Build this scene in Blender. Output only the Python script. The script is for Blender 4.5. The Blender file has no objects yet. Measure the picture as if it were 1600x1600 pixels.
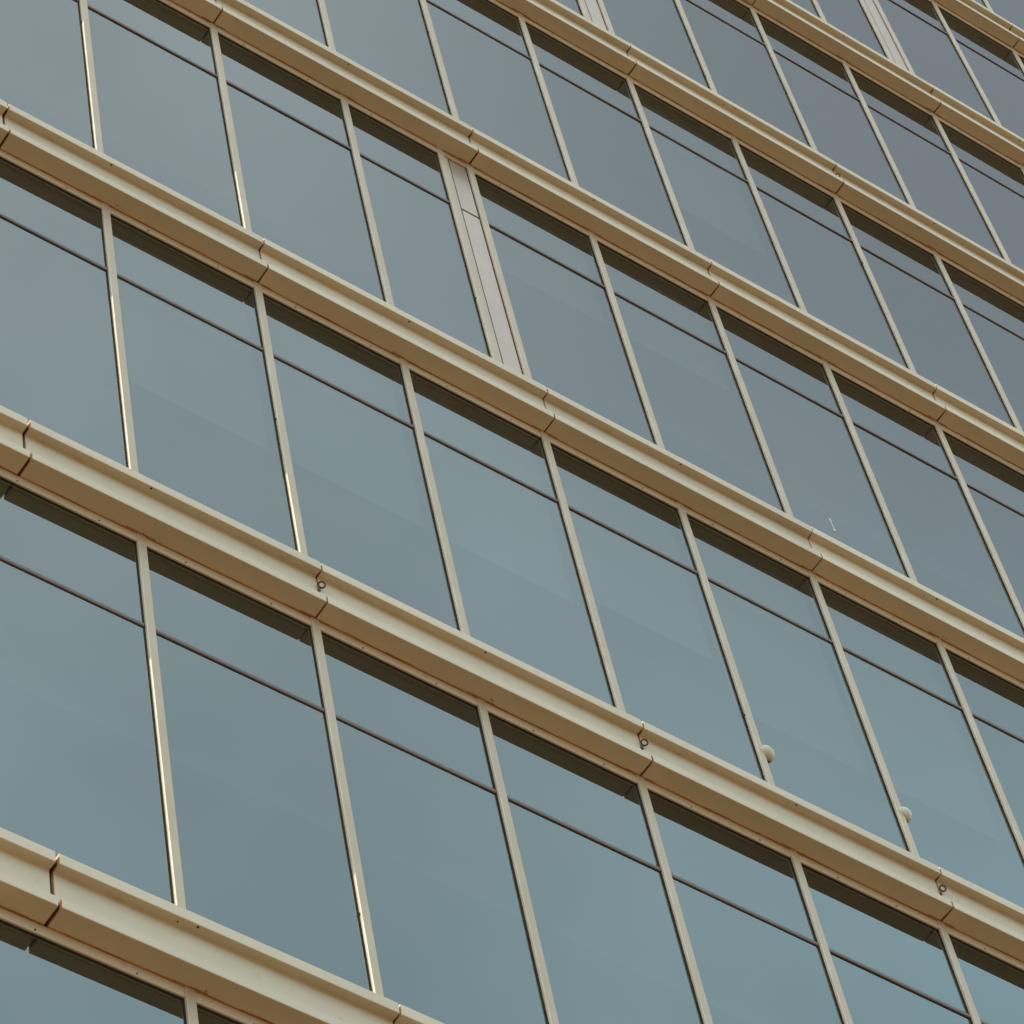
import bpy, bmesh, math, random
from mathutils import Vector, Matrix, noise

# ------------------------------------------------------------------ camera, light, exposure
S = 0.75                    # measured facade units -> metres (one mullion bay = 1.5 units)
Z0 = 16.2                   # height of the lowest ledge above the ground
D = bpy.data
scn = bpy.context.scene
col = scn.collection
random.seed(7)

F_PX = 6106.784
CAM = (-7.69587, -12.36989, -19.34587)
RM = ((0.817118, -0.559949, -0.137024), (0.416308, 0.7376, -0.531632), (0.398756, 0.377362, 0.835818))
cd = D.cameras.new('camera')
cam = D.objects.new('camera', cd)
col.objects.link(cam)
cd.sensor_width = 36.0
cd.lens = F_PX / 1600.0 * 36.0
cd.clip_start = 0.1
cd.clip_end = 5000
rx, ry, rz = Vector(RM[0]), -Vector(RM[1]), -Vector(RM[2])
m = Matrix((rx, ry, rz)).transposed().to_4x4()
m.translation = Vector((CAM[0] * S, CAM[1] * S, CAM[2] * S + Z0))
cam.matrix_world = m
scn.camera = cam

SUN_EL = math.radians(45.0)
SUN_OUT = math.radians(0.62)          # degrees in front of the facade plane
to_sun = Vector((-math.cos(SUN_OUT) * math.cos(SUN_EL), -math.sin(SUN_OUT) * math.cos(SUN_EL), math.sin(SUN_EL)))
world = D.worlds.new('World')
scn.world = world
world.use_nodes = True
wn, wl = world.node_tree.nodes, world.node_tree.links
wn.clear()
sky = wn.new('ShaderNodeTexSky')
sky.sky_type = 'NISHITA'
sky.sun_disc = False
sky.sun_elevation = SUN_EL
sky.sun_rotation = math.atan2(to_sun.x, to_sun.y)
sky.altitude = 100
sky.air_density = 1.0
sky.dust_density = 6.0
sky.ozone_density = 1.0
# thin high cloud veiling the blue: soft, low contrast
tc = wn.new('ShaderNodeTexCoord')
mp = wn.new('ShaderNodeMapping'); mp.inputs['Scale'].default_value = (1.0, 1.0, 1.0)
cn = wn.new('ShaderNodeTexNoise'); cn.inputs['Scale'].default_value = 3.2; cn.inputs['Detail'].default_value = 3.0
cr = wn.new('ShaderNodeMapRange')
cr.inputs['From Min'].default_value = 0.3; cr.inputs['From Max'].default_value = 0.75
cr.inputs['To Min'].default_value = 0.61; cr.inputs['To Max'].default_value = 0.66
mx = wn.new('ShaderNodeMix'); mx.data_type = 'RGBA'
mx.inputs['B'].default_value = (14.2, 15.9, 16.6, 1)
bg = wn.new('ShaderNodeBackground'); bg.inputs['Strength'].default_value = 0.095
wo = wn.new('ShaderNodeOutputWorld')
wl.new(tc.outputs['Generated'], mp.inputs['Vector']); wl.new(mp.outputs['Vector'], cn.inputs['Vector'])
# the veil is whiter overhead, bluer lower down, with one grey cloud high to the right and thin wisps
sp = wn.new('ShaderNodeSeparateXYZ'); wl.new(tc.outputs['Generated'], sp.inputs['Vector'])
zr = wn.new('ShaderNodeMapRange'); zr.inputs['From Min'].default_value = 0.745; zr.inputs['From Max'].default_value = 0.91
vc = wn.new('ShaderNodeMix'); vc.data_type = 'RGBA'
vc.inputs['A'].default_value = (12.8, 17.1, 19.0, 1); vc.inputs['B'].default_value = (16.2, 17.0, 17.6, 1)
wl.new(sp.outputs['Z'], zr.inputs['Value']); wl.new(zr.outputs['Result'], vc.inputs['Factor'])
cd_ = wn.new('ShaderNodeVectorMath'); cd_.operation = 'DOT_PRODUCT'; cd_.inputs[1].default_value = Vector((0.47, -0.15, 0.87)).normalized()
nv = wn.new('ShaderNodeVectorMath'); nv.operation = 'NORMALIZE'; wl.new(tc.outputs['Generated'], nv.inputs[0]); wl.new(nv.outputs['Vector'], cd_.inputs[0])
cw = wn.new('ShaderNodeTexNoise'); cw.inputs['Scale'].default_value = 9.0; cw.inputs['Detail'].default_value = 5.0
wl.new(mp.outputs['Vector'], cw.inputs['Vector'])
cwo = wn.new('ShaderNodeMath'); cwo.operation = 'MULTIPLY_ADD'; cwo.inputs[1].default_value = 0.020; cwo.inputs[2].default_value = -0.010
wl.new(cw.outputs['Fac'], cwo.inputs[0])
cad = wn.new('ShaderNodeMath'); cad.operation = 'ADD'; wl.new(cd_.outputs['Value'], cad.inputs[0]); wl.new(cwo.outputs['Value'], cad.inputs[1])
cm = wn.new('ShaderNodeMapRange'); cm.interpolation_type = 'SMOOTHSTEP'
cm.inputs['From Min'].default_value = 0.966; cm.inputs['From Max'].default_value = 1.0; cm.inputs['To Max'].default_value = 0.95
wl.new(cad.outputs['Value'], cm.inputs['Value'])
vg = wn.new('ShaderNodeMix'); vg.data_type = 'RGBA'; vg.inputs['B'].default_value = (9.4, 9.5, 10.4, 1)
wl.new(vc.outputs['Result'], vg.inputs['A']); wl.new(cm.outputs['Result'], vg.inputs['Factor'])
wl.new(vg.outputs['Result'], mx.inputs['B'])
wsp = wn.new('ShaderNodeMath'); wsp.operation = 'MULTIPLY_ADD'; wsp.inputs[1].default_value = 0.30; wsp.inputs[2].default_value = -0.15
wl.new(cw.outputs['Fac'], wsp.inputs[0])
va = wn.new('ShaderNodeMath'); va.operation = 'ADD'; va.use_clamp = True
wl.new(cn.outputs['Fac'], cr.inputs['Value']); wl.new(cr.outputs['Result'], va.inputs[0]); wl.new(wsp.outputs['Value'], va.inputs[1])
wl.new(va.outputs['Value'], mx.inputs['Factor'])
wl.new(sky.outputs['Color'], mx.inputs['A']); wl.new(mx.outputs['Result'], bg.inputs['Color'])
wl.new(bg.outputs['Background'], wo.inputs['Surface'])

sl = D.lights.new('sun', 'SUN')
sl.energy = 5.0
sl.angle = math.radians(0.55)
sl.color = (1.0, 0.93, 0.82)
so = D.objects.new('sun', sl)
so.rotation_euler = to_sun.to_track_quat('Z', 'Y').to_euler()
so.location = (-20, -20, 60)
col.objects.link(so)

scn.view_settings.view_transform = 'Standard'
scn.view_settings.look = 'None'
scn.view_settings.exposure = 0.5
scn.view_settings.gamma = 1.0
scn.render.engine = 'CYCLES'
scn.render.film_transparent = False
scn.cycles.max_bounces = 10
scn.cycles.diffuse_bounces = 4
scn.cycles.glossy_bounces = 5
scn.cycles.transparent_max_bounces = 12

# ------------------------------------------------------------------ materials
def new_mat(name):
    mt = D.materials.new(name); mt.use_nodes = True
    nt = mt.node_tree; nt.nodes.clear()
    out = nt.nodes.new('ShaderNodeOutputMaterial')
    return mt, nt.nodes, nt.links, out

def rgb(c): return (c[0], c[1], c[2], 1.0)

def painted(name, base, alt, rough=0.45, dirt=None, dirt_lo=0.62, dirt_hi=0.8, scale=1.2, streak=(1, 1, 1), spec=0.4, metallic=0.0, bump=0.02, vary=0.04):
    """Painted / coated surface: two close tones in a soft noise, plus sparse dirt or rust specks."""
    mt, N, L, out = new_mat(name)
    co = N.new('ShaderNodeTexCoord')
    mpp = N.new('ShaderNodeMapping'); mpp.inputs['Scale'].default_value = streak
    L.new(co.outputs['Object'], mpp.inputs['Vector'])
    n1 = N.new('ShaderNodeTexNoise'); n1.inputs['Scale'].default_value = scale; n1.inputs['Detail'].default_value = 6
    L.new(mpp.outputs['Vector'], n1.inputs['Vector'])
    r1 = N.new('ShaderNodeMapRange'); r1.inputs['From Min'].default_value = 0.35; r1.inputs['From Max'].default_value = 0.65
    L.new(n1.outputs['Fac'], r1.inputs['Value'])
    m1 = N.new('ShaderNodeMix'); m1.data_type = 'RGBA'
    m1.inputs['A'].default_value = rgb(base); m1.inputs['B'].default_value = rgb(alt)
    L.new(r1.outputs['Result'], m1.inputs['Factor'])
    src = m1.outputs['Result']
    if dirt:
        n2 = N.new('ShaderNodeTexNoise'); n2.inputs['Scale'].default_value = 9.0; n2.inputs['Detail'].default_value = 8
        n2.inputs['Roughness'].default_value = 0.65
        L.new(co.outputs['Object'], n2.inputs['Vector'])
        r2 = N.new('ShaderNodeMapRange'); r2.inputs['From Min'].default_value = dirt_lo; r2.inputs['From Max'].default_value = dirt_hi
        L.new(n2.outputs['Fac'], r2.inputs['Value'])
        m2 = N.new('ShaderNodeMix'); m2.data_type = 'RGBA'
        L.new(src, m2.inputs['A']); m2.inputs['B'].default_value = rgb(dirt)
        L.new(r2.outputs['Result'], m2.inputs['Factor'])
        src = m2.outputs['Result']
    if vary:
        oi = N.new('ShaderNodeObjectInfo'); vr_ = N.new('ShaderNodeMapRange')
        vr_.inputs['To Min'].default_value = 1 - vary; vr_.inputs['To Max'].default_value = 1 + vary
        L.new(oi.outputs['Random'], vr_.inputs['Value'])
        sc_ = N.new('ShaderNodeVectorMath'); sc_.operation = 'SCALE'
        L.new(src, sc_.inputs[0]); L.new(vr_.outputs['Result'], sc_.inputs['Scale']); src = sc_.outputs['Vector']
    b = N.new('ShaderNodeBsdfPrincipled')
    L.new(src, b.inputs['Base Color'])
    b.inputs['Roughness'].default_value = rough
    b.inputs['Specular IOR Level'].default_value = spec
    b.inputs['Metallic'].default_value = metallic
    if bump:
        n3 = N.new('ShaderNodeTexNoise'); n3.inputs['Scale'].default_value = 3.5; n3.inputs['Detail'].default_value = 2
        L.new(co.outputs['Object'], n3.inputs['Vector'])
        bp = N.new('ShaderNodeBump'); bp.inputs['Strength'].default_value = bump; bp.inputs['Distance'].default_value = 0.05
        L.new(n3.outputs['Fac'], bp.inputs['Height']); L.new(bp.outputs['Normal'], b.inputs['Normal'])
    L.new(b.outputs['BSDF'], out.inputs['Surface'])
    return mt

M = {}
M['cream'] = painted('cream_paint', (0.475, 0.416, 0.303), (0.432, 0.375, 0.268), 0.5, dirt=(0.34, 0.25, 0.16), dirt_lo=0.60, dirt_hi=0.88, scale=1.5, bump=0.012)
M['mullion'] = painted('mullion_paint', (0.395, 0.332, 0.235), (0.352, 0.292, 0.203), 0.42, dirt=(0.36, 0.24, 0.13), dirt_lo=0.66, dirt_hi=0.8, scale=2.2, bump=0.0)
M['lit_side'] = painted('lit_side_paint', (0.60, 0.535, 0.42), (0.52, 0.43, 0.30), 0.38, dirt=(0.30, 0.15, 0.07), dirt_lo=0.66, dirt_hi=0.8, scale=2.2, bump=0.0)  # mullion paint with warm bounce and sun highlight put into the colour
M['rust'] = painted('rust_and_lit_edge', (0.40, 0.20, 0.085), (0.58, 0.42, 0.25), 0.75, scale=9, spec=0.2)  # joint ends: rust staining, with the orange light they catch painted in
M['sealant'] = painted('rusty_sealant', (0.20, 0.075, 0.025), (0.34, 0.20, 0.10), 0.8, scale=2.6, spec=0.15)
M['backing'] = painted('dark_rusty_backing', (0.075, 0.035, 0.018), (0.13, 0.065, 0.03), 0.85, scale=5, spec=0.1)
M['gasket'] = painted('black_gasket', (0.018, 0.014, 0.012), (0.04, 0.022, 0.014), 0.7, scale=6, spec=0.2, bump=0)
M['transom'] = painted('bronze_transom', (0.125, 0.098, 0.085), (0.105, 0.082, 0.072), 0.5, scale=3, spec=0.3, bump=0)
M['infill'] = painted('infill_metal', (0.36, 0.295, 0.225), (0.32, 0.26, 0.195), 0.27, scale=2.5, spec=0.4, metallic=0.3, bump=0.03)
M['iron'] = painted('dark_iron', (0.04, 0.024, 0.015), (0.09, 0.04, 0.02), 0.6, scale=20, bump=0)
M['hole'] = painted('dark_hole', (0.008, 0.007, 0.006), (0.012, 0.01, 0.008), 0.9, scale=20, bump=0)
M['cap'] = painted('cream_plastic', (0.46, 0.435, 0.32), (0.42, 0.395, 0.29), 0.35, scale=9, bump=0)
M['blind'] = painted('blind_fabric', (0.31, 0.325, 0.295), (0.29, 0.305, 0.275), 0.9, scale=3, spec=0.1, bump=0)
M['ceiling'] = painted('ceiling_plaster', (0.42, 0.41, 0.38), (0.38, 0.37, 0.34), 0.9, scale=0.8, spec=0.1)
M['slab'] = painted('dark_floor', (0.10, 0.11, 0.12), (0.08, 0.09, 0.10), 0.8, scale=0.8, spec=0.1)
M['core'] = painted('interior_wall', (0.10, 0.115, 0.13), (0.08, 0.09, 0.105), 0.9, scale=0.6, spec=0.1)
M['concrete'] = painted('roof_concrete', (0.33, 0.31, 0.28), (0.27, 0.255, 0.23), 0.85, scale=0.9, spec=0.2)

def glass_mat():
    mt, N, L, out = new_mat('tinted_glazing')
    fr = N.new('ShaderNodeFresnel'); fr.inputs['IOR'].default_value = 3.0
    fm = N.new('ShaderNodeMath'); fm.operation = 'MULTIPLY'; fm.inputs[1].default_value = 0.62
    L.new(fr.outputs['Fac'], fm.inputs[0])
    gl = N.new('ShaderNodeBsdfGlossy'); gl.inputs['Roughness'].default_value = 0.012
    gl.inputs['Color'].default_value = (0.885, 1.0, 0.99, 1)
    oi = N.new('ShaderNodeObjectInfo'); vr_ = N.new('ShaderNodeMapRange')
    vr_.inputs['To Min'].default_value = 0.96; vr_.inputs['To Max'].default_value = 1.03
    L.new(oi.outputs['Random'], vr_.inputs['Value'])
    sc_ = N.new('ShaderNodeVectorMath'); sc_.operation = 'SCALE'; sc_.inputs[0].default_value = (0.885, 1.0, 0.99)
    L.new(vr_.outputs['Result'], sc_.inputs['Scale']); L.new(sc_.outputs['Vector'], gl.inputs['Color'])
    tr = N.new('ShaderNodeBsdfTransparent'); tr.inputs['Color'].default_value = (0.36, 0.40, 0.38, 1)
    df = N.new('ShaderNodeBsdfDiffuse'); df.inputs['Color'].default_value = (0.30, 0.31, 0.29, 1)
    mix = N.new('ShaderNodeMixShader'); mix2 = N.new('ShaderNodeMixShader')
    co = N.new('ShaderNodeTexCoord')
    # faint film of dust, unevenly washed off
    mpp = N.new('ShaderNodeMapping'); mpp.inputs['Scale'].default_value = (1.6, 1.0, 0.5)
    n = N.new('ShaderNodeTexNoise'); n.inputs['Scale'].default_value = 1.1; n.inputs['Detail'].default_value = 5
    L.new(co.outputs['Object'], mpp.inputs['Vector']); L.new(mpp.outputs['Vector'], n.inputs['Vector'])
    r = N.new('ShaderNodeMapRange'); r.inputs['From Min'].default_value = 0.3; r.inputs['From Max'].default_value = 0.7
    r.inputs['To Min'].default_value = 0.008; r.inputs['To Max'].default_value = 0.022
    L.new(n.outputs['Fac'], r.inputs['Value'])
    nb = N.new('ShaderNodeTexNoise'); nb.inputs['Scale'].default_value = 0.7; nb.inputs['Detail'].default_value = 1
    L.new(co.outputs['Object'], nb.inputs['Vector'])
    bp = N.new('ShaderNodeBump'); bp.inputs['Strength'].default_value = 0.08; bp.inputs['Distance'].default_value = 0.02
    L.new(nb.outputs['Fac'], bp.inputs['Height'])
    L.new(bp.outputs['Normal'], gl.inputs['Normal'])
    L.new(fm.outputs['Value'], mix.inputs['Fac']); L.new(tr.outputs['BSDF'], mix.inputs[1]); L.new(gl.outputs['BSDF'], mix.inputs[2])
    L.new(r.outputs['Result'], mix2.inputs['Fac']); L.new(mix.outputs['Shader'], mix2.inputs[1]); L.new(df.outputs['BSDF'], mix2.inputs[2])
    L.new(mix2.outputs['Shader'], out.inputs['Surface'])
    return mt
M['glass'] = glass_mat()

def ground_mat():
    mt, N, L, out = new_mat('brown_block_paving')
    co = N.new('ShaderNodeTexCoord')
    br = N.new('ShaderNodeTexBrick'); br.inputs['Scale'].default_value = 4.0
    br.inputs['Color1'].default_value = (0.225, 0.125, 0.045, 1); br.inputs['Color2'].default_value = (0.19, 0.106, 0.038, 1)
    br.inputs['Mortar'].default_value = (0.10, 0.08, 0.06, 1)
    L.new(co.outputs['Object'], br.inputs['Vector'])
    b = N.new('ShaderNodeBsdfPrincipled'); b.inputs['Roughness'].default_value = 0.9
    L.new(br.outputs['Color'], b.inputs['Base Color']); L.new(b.outputs['BSDF'], out.inputs['Surface'])
    return mt
M['ground'] = ground_mat()

# ------------------------------------------------------------------ mesh helpers (x along facade, d outward, z up; facade units)
def P(x, d, z): return Vector((x * S, -d * S, z * S + Z0))

class MB:
    def __init__(s): s.v = []; s.f = []; s.m = []
    def add(s, vs, fs, mi=0):
        o = len(s.v); s.v += [tuple(v) for v in vs]
        for f in fs: s.f.append([o + i for i in f]); s.m.append(mi)
    def box(s, x0, x1, d0, d1, z0, z1, mi=0):
        vs = [P(x, d, z) for x in (x0, x1) for d in (d0, d1) for z in (z0, z1)]
        s.add(vs, [(0, 1, 3, 2), (4, 6, 7, 5), (0, 4, 5, 1), (2, 3, 7, 6), (0, 2, 6, 4), (1, 5, 7, 3)], mi)
    def prof_x(s, prof, x0, x1, mi=0, cap=None):
        """closed profile [(d,z)] extruded along x"""
        n = len(prof)
        vs = [P(x0, d, z) for d, z in prof] + [P(x1, d, z) for d, z in prof]
        s.add(vs, [(i, (i + 1) % n, n + (i + 1) % n, n + i) for i in range(n)], mi)
        cp = mi if cap is None else cap
        s.add(vs, [tuple(range(n))[::-1], tuple(range(n, 2 * n))], cp)
    def prof_z(s, prof, z0, z1, mi=0):
        """closed profile [(x,d)] extruded along z"""
        n = len(prof)
        vs = [P(x, d, z0) for x, d in prof] + [P(x, d, z1) for x, d in prof]
        s.add(vs, [(i, (i + 1) % n, n + (i + 1) % n, n + i) for i in range(n)] + [tuple(range(n))[::-1], tuple(range(n, 2 * n))], mi)
    def disc(s, c, nrm, r, h, mi=0, seg=16, dome=0.0):
        nrm = Vector(nrm).normalized(); a = nrm.orthogonal().normalized(); b = nrm.cross(a); c = Vector(c)
        rings = [(r, 0), (r, h * 0.6), (r * 0.88, h * 0.9), (r * 0.5, h + dome * 0.7)]
        vs = []
        for rr, hh in rings:
            vs += [c + nrm * hh + (a * math.cos(2 * math.pi * k / seg) + b * math.sin(2 * math.pi * k / seg)) * rr for k in range(seg)]
        vs.append(c + nrm * (h + dome))
        fs = []
        for j in range(len(rings) - 1):
            fs += [(j * seg + k, j * seg + (k + 1) % seg, (j + 1) * seg + (k + 1) % seg, (j + 1) * seg + k) for k in range(seg)]
        t = len(vs) - 1; j = len(rings) - 1
        fs += [(j * seg + k, j * seg + (k + 1) % seg, t) for k in range(seg)]
        s.add(vs, fs, mi)
    def build(s, name, mats, parent=None, label=None, kind=None, smooth=False, recalc=True):
        me = D.meshes.new(name)
        # keep object origins local to the piece
        c = Vector((0, 0, 0))
        if s.v:
            c = Vector([(min(v[k] for v in s.v) + max(v[k] for v in s.v)) / 2 for k in range(3)])
        me.from_pydata([tuple(Vector(v) - c) for v in s.v], [], s.f)
        for mt in (mats if isinstance(mats, (list, tuple)) else [mats]): me.materials.append(M[mt])
        me.polygons.foreach_set('material_index', s.m)
        if recalc: bm = bmesh.new(); bm.from_mesh(me); bmesh.ops.recalc_face_normals(bm, faces=bm.faces); bm.to_mesh(me); bm.free()
        if smooth: me.polygons.foreach_set('use_smooth', [True] * len(me.polygons))
        me.update()
        o = D.objects.new(name, me); col.objects.link(o)
        o.location = c
        if parent:
            WP[o.name] = c
            o.parent = parent
            o.location = c - WP.get(parent.name, Vector((0, 0, 0)))
        if label: o['label'] = label
        if kind: o['kind'] = kind
        return o
WP = {}

# ------------------------------------------------------------------ ground
g = MB(); g.add([(-1500, -1500, 0), (1500, -1500, 0), (1500, 1500, 0), (-1500, 1500, 0)], [(0, 1, 2, 3)])
go = g.build('ground', 'ground'); go['kind'] = 'structure'

# ------------------------------------------------------------------ the building
bld = D.objects.new('office_building', None); col.objects.link(bld)
bld.location = P(9, 0, 0); bld.location.z = 0.0
bld['label'] = 'office building with blue-grey glazing between stacked cream metal ledges'
bld['category'] = 'building'
WP[bld.name] = bld.location.copy()

H = 5.17867; W = 1.5
DZ = {1: 0.021, 2: 0.006, 3: -0.005, 4: -0.008, 5: -0.001, 6: 0.003}
DX = [0, -0.007, 0.001, 0.004, 0.004, 0.002, 0.003, -0.002, -0.005, 0, -0.002, 0.001, 0.001]
B_LO, B_HI, COLS = -3, 9, 26
XG = 0.03                     # glass corner
XE = -0.165                   # outer end of the ledges
def zb(b): return b * H + DZ.get(b, 0.0)
def xc(i): return i * W + (DX[i] if 0 < i < len(DX) else 0.0)

def pix(x, d, z):
    v = Vector((x, -d, z)) - Vector(CAM)
    q = [v.dot(Vector(r)) for r in RM]
    return 800 + F_PX * q[0] / q[2], 800 + F_PX * q[1] / q[2]
def in_view(x0, x1, z0, z1, mg=70):
    n = 6
    for a in range(n + 1):
        for b in range(n + 1):
            u, v = pix(x0 + (x1 - x0) * a / n, 0.1, z0 + (z1 - z0) * b / n)
            if -mg < u < 1600 + mg and -mg < v < 1600 + mg: return True
    return False

# ledge cross-section, outward depth and height below the ledge top
PROF = [(-0.03, -0.004), (0.196, 0.0), (0.2037, -0.006), (0.2037, -0.105), (0.1995, -0.1092), (0.128, -0.1025), (0.1236, -0.107),
        (0.1236, -0.436), (0.129, -0.4415), (0.196, -0.4505), (0.2005, -0.4555), (0.2005, -0.538), (0.1965, -0.5423),
        (0.0215, -0.5355), (-0.03, -0.5355)]
PROF_IN = [(-0.06, -0.03), (0.165, -0.03), (0.172, -0.085), (0.09, -0.085), (0.09, -0.46), (0.168, -0.475), (0.168, -0.512), (-0.06, -0.512)]
SOF = -0.5355
joints = [0.4665] + [k * 2 * W for k in range(1, 14)]

outer = {'clad': MB(), 'mull': MB(), 'glass': MB(), 'trans': MB(), 'head': MB()}
ledge_inner = MB()

def ledge_segment(b, xa, xb, ga, gb, idx):
    z = zb(b)
    dz = random.uniform(-0.003, 0.003)
    dd = random.uniform(-0.0025, 0.0025)
    pr = [(d + (dd if d > 0.05 else 0), z + zz + dz * (1 if d > 0.05 else 0)) for d, zz in PROF]
    vis = in_view(xa, xb, z - 0.6, z)
    x0, x1 = xa + ga / 2, xb - gb / 2
    if not vis:
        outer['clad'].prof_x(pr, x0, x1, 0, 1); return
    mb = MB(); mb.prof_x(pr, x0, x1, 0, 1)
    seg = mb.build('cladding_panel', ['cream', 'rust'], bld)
    # sealant line where the soffit meets the window heads
    s = MB(); n = max(4, int((x1 - x0) / 0.12))
    for k in range(n):
        a = x0 + (x1 - x0) * k / n; c = x0 + (x1 - x0) * (k + 1) / n
        th = 0.005 + 0.014 * abs(noise.noise(Vector((a * 2.3, b * 7.1, 3.0))))
        dm = abs(((a + c) / 2 + 0.03) / W - round(((a + c) / 2 + 0.03) / W)) * W
        th += 0.014 * math.exp(-(dm / 0.13) ** 2) * (0.5 + abs(noise.noise(Vector((a * 9, b * 3.3, 1.0)))))
        s.box(a, c, 0.019, 0.024 + th, z + SOF - 0.006, z + SOF + 0.004)
    s.build('sealant_line', 'sealant', seg)
    # weep holes under the top flange and small rivets under the soffit
    def dot(nm, p, r, h):
        w = MB(); w.disc(p, (0, 0, -1), r * S, h, seg=8); w.build(nm, 'hole', seg)
    for i in range(1, COLS, 2):
        if x0 < xc(i) < x1 and in_view(xc(i) - 0.2, xc(i) + 0.3, z - 0.6, z, 20):
            dot('weep_hole', P(xc(i) + random.uniform(-0.02, 0.02), 0.185 + dd, z - 0.1078 + dz), 0.009, 0.002)
            if random.random() < 0.3:
                dot('weep_hole', P(xc(i) - 0.14, 0.16 + dd, z - 0.1062 + dz), 0.006, 0.002)
            for q in range(random.choice((0, 1, 2))):
                dot('rivet', P(xc(i) + random.uniform(0.0, 0.1), random.uniform(0.04, 0.075), z + SOF - 0.001 + dz), 0.0055, 0.003)

for b in range(B_LO, B_HI + 1):
    js = [XE] + joints
    gaps = []
    for k, xj in enumerate(js):
        if k == 0: gaps.append(0.0)
        elif k == 1: gaps.append({0: 0.030, 1: 0.026, 2: 0.024}.get(b, 0.024))
        else: gaps.append(random.uniform(0.014, 0.021))

    for k in range(len(js) - 1):
        ledge_segment(b, js[k], js[k + 1], gaps[k], gaps[k + 1], k)
    mb = MB(); z = zb(b)
    mb.prof_x([(d, z + q) for d, q in PROF_IN], XE + 0.05, joints[-1] - 0.02)
    mb.build('ledge_backing', 'backing', bld)
XR = joints[-1]

# rings fixed at some of the joints
def eye_bolt(b, i):
    z = zb(b) - (0.235 if b == 1 else 0.265); x = i * W + 0.012
    mb = MB()
    c = P(x, 0.155, z); R1, r1 = 0.026 * S, 0.0078 * S
    a = Vector((0.93, -0.36, 0)).normalized(); u = Vector((-0.22, -0.46, 0.86)).normalized(); a = (a - u * a.dot(u)).normalized(); n = 20; k = 8
    vs = []
    for p in range(n):
        t = 2 * math.pi * p / n
        rad = a * math.cos(t) + u * math.sin(t); w = a.cross(u)
        for q in range(k):
            s_ = 2 * math.pi * q / k
            vs.append(c + rad * (R1 + r1 * math.cos(s_)) + w * r1 * math.sin(s_))
    fs = [(p * k + q, ((p + 1) % n) * k + q, ((p + 1) % n) * k + (q + 1) % k, p * k + (q + 1) % k) for p in range(n) for q in range(k)]
    mb.add(vs, fs)
    # shank and nut going back into the web
    bs = c - u * (R1 + 0.5 * r1) - a * R1 * 0.35
    mb.disc(P(x - 0.012, 0.122, z - 0.045), (0, -1, 0), 0.016 * S, 0.008, seg=6)
    p0 = P(x - 0.012, 0.12, z - 0.045); ax = (bs - p0)
    ln = ax.length; mb.disc(p0, ax, 0.0075 * S, ln, seg=8)
    mb.build('eye_bolt', 'iron', bld, smooth=False)
for b, i in ((1, 2), (1, 4), (1, 6), (4, 8)): eye_bolt(b, i)

# ---- window rows
infill_bays = {(2, 3): 1, (4, 5): 1, (5, 9): 1}      # (row, bay to the left of mullion i+1)
MW = 0.0365; MD = 0.031
def mullion_prof(x, hw=MW):
    c = 0.004
    return [(x - hw, -0.03), (x - hw, MD - c), (x - hw + c, MD), (x + hw - c, MD), (x + hw, MD - c), (x + hw, -0.03)]

def mullion(b, x, corner=False):
    z0, z1 = zb(b) - 0.003, zb(b + 1) + SOF + 0.002
    if not in_view(x - 0.1, x + 0.1, z0, z1):
        outer['mull'].prof_z(mullion_prof(x), z0, z1); return
    mb = MB(); mb.prof_z(mullion_prof(x), z0, z1)
    mb.m[0] = mb.m[1] = 1  # left face and its chamfer get the tone with painted-in light
    o = mb.build('mullion', ['mullion', 'lit_side'], bld)
    g_ = MB()
    g_.box(x - MW - 0.011, x - MW, -0.004, 0.0065, z0, z1)
    g_.box(x + MW, x + MW + 0.005, -0.004, 0.004, z0, z1)
    # clip nicks on the gasket
    for q in range(random.choice((0, 0, 0, 1))):
        zz = z0 + (z1 - z0) * random.uniform(0.15, 0.8)
        g_.box(x - MW - 0.006, x - MW + 0.002, 0.004, MD - 0.012, zz, zz + random.uniform(0.015, 0.025))
    g_.build('gasket', 'gasket', o)

TZ = 3.475
BLINDS = {(1, 1): 2.04, (1, 2): 2.06, (1, 3): 2.05, (1, 4): 2.28, (1, 5): 1.62, (1, 6): 1.60, (2, 4): 2.9, (2, 5): 2.9, (3, 6): 1.9}
def glazing_box(mb, x0, x1, z0, z1, tilt=(0, 0)):
    # a pane 10 mm thick whose front lies at the glazing plane
    t = 0.012
    vs = []
    for d in (0.0, -t):
        for (x, z) in ((x0, z0), (x1, z0), (x1, z1), (x0, z1)):
            vs.append(P(x, d + (x - (x0 + x1) / 2) * tilt[0] + (z - (z0 + z1) / 2) * tilt[1], z))
    mb.add(vs, [(0, 1, 2, 3)])

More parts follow.
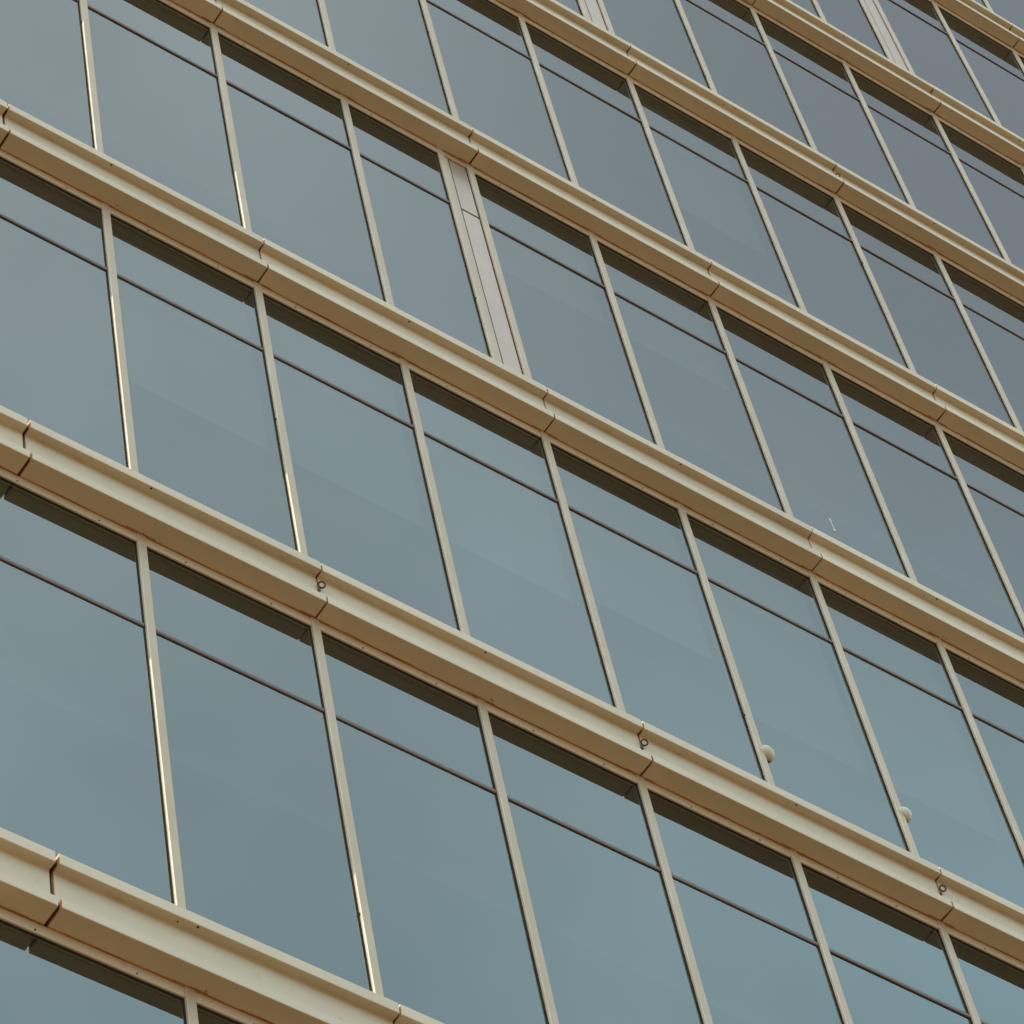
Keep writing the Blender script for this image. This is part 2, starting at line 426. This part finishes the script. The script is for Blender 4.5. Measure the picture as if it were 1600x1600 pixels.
def window(b, xa, xb):
    z0, z1 = zb(b) - 0.02, zb(b + 1) + SOF
    zt = zb(b) + TZ
    hd = z1 - 0.098                         # bottom of the head strip
    xa2, xb2 = xa + MW, xb - MW
    tl = (random.gauss(0, 0.0005), random.gauss(0, 0.0004))
    if not in_view(xa, xb, z0, z1):
        glazing_box(outer['glass'], xa2, xb2, z0, zt - 0.02); glazing_box(outer['glass'], xa2, xb2, zt + 0.02, hd + 0.01)
        outer['trans'].box(xa2, xb2, -0.03, 0.012, zt - 0.02, zt + 0.02)
        outer['head'].box(xa2, xb2, -0.03, 0.021, hd, z1 - 0.002); return
    f = MB()
    f.prof_x([(-0.03, hd), (0.017, hd), (0.021, hd + 0.004), (0.021, z1 - 0.003), (-0.03, z1 - 0.003)], xa2 + 0.0005, xb2 - 0.0005, 0)
    for fx in (0.27, 0.72):
        xx = xa + (xb - xa) * (fx + random.uniform(-0.05, 0.05))
        f.disc(P(xx, 0.0205, hd + 0.02), (0, -1, 0), 0.008 * S, 0.003, 1, seg=8)
    # gasket below the head and above the transom
    f.box(xa2 + 0.012, xb2 - 0.006, -0.01, 0.006, hd - 0.012, hd - 0.0005, 1)
    w = f.build('window', ['cream', 'gasket'], bld)
    p = MB(); glazing_box(p, xa2 - 0.004, xb2 + 0.004, z0, zt - 0.018, tl); p.build('pane', 'glass', w, recalc=False)
    tl2 = (tl[0] + random.gauss(0, 0.0002), tl[1] + random.gauss(0, 0.0003))
    p = MB(); glazing_box(p, xa2 - 0.004, xb2 + 0.004, zt + 0.018, hd + 0.01, tl2); p.build('pane', 'glass', w, recalc=False)
    bl = BLINDS.get((b, round((xa + xb) / 2 / W - 0.5)))
    if bl:
        q = MB(); q.box(xa2 + 0.015, xb2 - 0.015, -0.125, -0.121, zb(b) + bl, hd, 0)
        q.build('roller_blind', 'blind', w)
    t = MB(); t.prof_x([(-0.03, zt - 0.0215), (0.010, zt - 0.0215), (0.014, zt - 0.014), (0.014, zt + 0.014), (0.010, zt + 0.0215), (-0.03, zt + 0.0215)],
                       xa2 + 0.0065, xb2 - 0.0118)
    t.build('transom', 'transom', w)

def infill(b, xa, xb):
    """narrow metal infill between two mullions, split at transom height"""
    z0, z1 = zb(b) - 0.02, zb(b + 1) + SOF
    zt = zb(b) + TZ; hd = z1 - 0.098
    s0 = xa + MW
    s = MB()
    s.box(s0 + 0.0005, s0 + 0.048, -0.03, 0.011, z0, hd - 0.001, 0)     # flat stile
    s.box(s0 + 0.048, s0 + 0.057, -0.02, 0.0095, z0, hd - 0.001, 1)
    s.box(s0 + 0.0005, xb - MW - 0.0005, -0.03, 0.021, hd, z1 - 0.003, 0)           # head
    s.box(s0 + 0.057, xb - MW - 0.0005, -0.05, -0.012, z0, hd - 0.001, 1)         # dark rebate behind
    o = s.build('infill_panel', ['mullion', 'gasket'], bld, label='narrow pinkish grey metal infill panel')
    for a, c in ((z0, zt - 0.017), (zt + 0.017, hd - 0.012)):
        q = MB(); x0, x1 = s0 + 0.059, xb - MW - 0.014; e = 0.004
        vs = [P(x0, -0.011, a), P(x1, -0.011, a), P(x1, -0.011, c), P(x0, -0.011, c),
              P(x0 + e, 0.008, a + e), P(x1 - e, 0.008, a + e), P(x1 - e, 0.008, c - e), P(x0 + e, 0.008, c - e)]
        q.add(vs, [(0, 1, 5, 4), (1, 2, 6, 5), (2, 3, 7, 6), (3, 0, 4, 7), (4, 5, 6, 7)])
        q.build('metal_sheet', 'infill', o)

for b in range(B_LO, B_HI):
    edges = [XG + 0.01] + [xc(i) for i in range(1, COLS + 1)]
    mullion(b, XG + MW)
    for i in range(COLS):
        x0 = edges[i] + (MW if i == 0 else 0); x1 = edges[i + 1]
        mullion(b, x1)
        if (b, i) in infill_bays:
            xs = x1 - 0.357
            window(b, x0, xs); mullion(b, xs); infill(b, xs, x1)
        else:
            window(b, x0, x1)
XR = COLS * W + MW

# round caps beside two mullions of one row
for x, z, r in ((7.572, 0.842, 0.084), (9.058, 0.965, 0.080)):
    mb = MB(); c = P(x, 0.001, zb(1) + z); seg = 32; R_ = r * S * 0.93; vs = []
    for hh, rr in [(0.0, 1.0), (0.10, 1.0)] + [(0.10 + 0.85 * math.sin(t * math.pi / 16), math.cos(t * math.pi / 16)) for t in range(1, 8)]:
        vs += [c + Vector((math.cos(2 * math.pi * k / seg) * rr * R_, -hh * R_, math.sin(2 * math.pi * k / seg) * rr * R_)) for k in range(seg)]
    n_ = len(vs) // seg; vs.append(c + Vector((0, -0.95 * R_, 0)))
    mb.add(vs, [(j * seg + k, j * seg + (k + 1) % seg, (j + 1) * seg + (k + 1) % seg, (j + 1) * seg + k) for j in range(n_ - 1) for k in range(seg)]
           + [((n_ - 1) * seg + k, (n_ - 1) * seg + (k + 1) % seg, n_ * seg) for k in range(seg)])
    mb.build('round_cap', 'cap', bld, label='round cream cap beside a mullion', smooth=True)
# dried smear of sealant on one pane
sm = MB()

XZ = [(9.572, 11.247), (9.598, 11.236), (9.604, 11.192), (9.607, 11.13), (9.610, 11.07), (9.604, 11.02)]
for (xa, za), (xb_, zb_), wd in zip(XZ[:-1], XZ[1:], (0.014, 0.020, 0.009, 0.010, 0.017)):
    sm.add([P(xa - wd, 0.0015, za), P(xa + wd, 0.0015, za), P(xb_ + wd * 0.8, 0.0015, zb_), P(xb_ - wd * 0.8, 0.0015, zb_),
            P(xa, 0.004, za), P(xb_, 0.004, zb_)], [(0, 4, 5, 3), (4, 1, 2, 5), (0, 1, 4), (3, 5, 2)])
sm.build('dried_smear', 'cream', bld, label='pale dried smear on the glass')

# everything the frame does not reach
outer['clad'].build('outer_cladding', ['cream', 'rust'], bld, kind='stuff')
outer['mull'].build('outer_mullions', 'mullion', bld, kind='stuff')
outer['glass'].build('outer_glazing', 'glass', bld, kind='stuff', recalc=False)
outer['trans'].build('outer_transoms', 'transom', bld, kind='stuff')
outer['head'].build('outer_heads', 'mullion', bld, kind='stuff')

# ---- floors, ceilings and core behind the glass; side wall, base and roof
DEP = 22.0
for b in range(B_LO, B_HI + 1):
    z = zb(b)
    s = MB()
    s.box(XG + 0.05, XR, -DEP, -0.07, z - 0.50, z - 0.02, 0)
    s.build('floor_slab', 'slab', bld)
    c = MB()
    c.box(XG + 0.06, XR - 0.05, -DEP + 0.2, -0.10, z - 0.545, z - 0.505, 0)
    # downstand behind the perimeter strip of ceiling
    c.box(XG + 0.06, XR - 0.05, -1.45, -1.32, z - 0.95, z - 0.55, 0)
    c.build('suspended_ceiling', 'ceiling', bld)
k = MB()
k.box(XG + 0.07, XR - 0.06, -DEP, -7.0, zb(B_LO) - 0.5, zb(B_HI), 0)
k.build('core_wall', 'core', bld)
sd = MB()
for b in range(B_LO, B_HI + 1):
    z = zb(b)
    vs = []
    for (d, q) in PROF:
        off = XG - d
        vs.append((off, d, q))
    # return of the ledge along the side wall
    n = len(PROF)
    A = [P(min(XG - d, XG + 0.02) + 0.0, 0.0 - 0.03, z + q) for d, q in PROF]
    B_ = [P(min(XG - d, XG + 0.02), -DEP, z + q) for d, q in PROF]
    sd.add(A + B_, [(i, (i + 1) % n, n + (i + 1) % n, n + i) for i in range(n)] + [tuple(range(n)), tuple(range(n, 2 * n))])
sd.build('side_ledges', 'cream', bld, kind='stuff')
sg = MB()
for b in range(B_LO, B_HI):
    sg.add([P(XG, -0.02, zb(b)), P(XG, -DEP, zb(b)), P(XG, -DEP, zb(b + 1) + SOF), P(XG, -0.02, zb(b + 1) + SOF)], [(3, 2, 1, 0)])
sg.build('side_glazing', 'glass', bld, kind='stuff', recalc=False)
ba = MB(); zbase = -Z0 / S
ba.box(XG, XR + 0.1, -DEP, 0.02, zbase, zb(B_LO) - 0.55)
ba.box(XR, XR + 0.3, -DEP, 0.02, zb(B_LO) - 0.549, zb(B_HI))
ba.box(XG, XR + 0.3, -DEP - 0.3, -DEP, zb(B_LO) - 0.549, zb(B_HI))
ba.build('wall', 'concrete', bld)
rf = MB(); rf.box(XG - 0.1, XR + 0.4, -DEP - 0.4, 0.12, zb(B_HI) + 0.005, zb(B_HI) + 0.4)
rf.build('roof', 'concrete', bld)
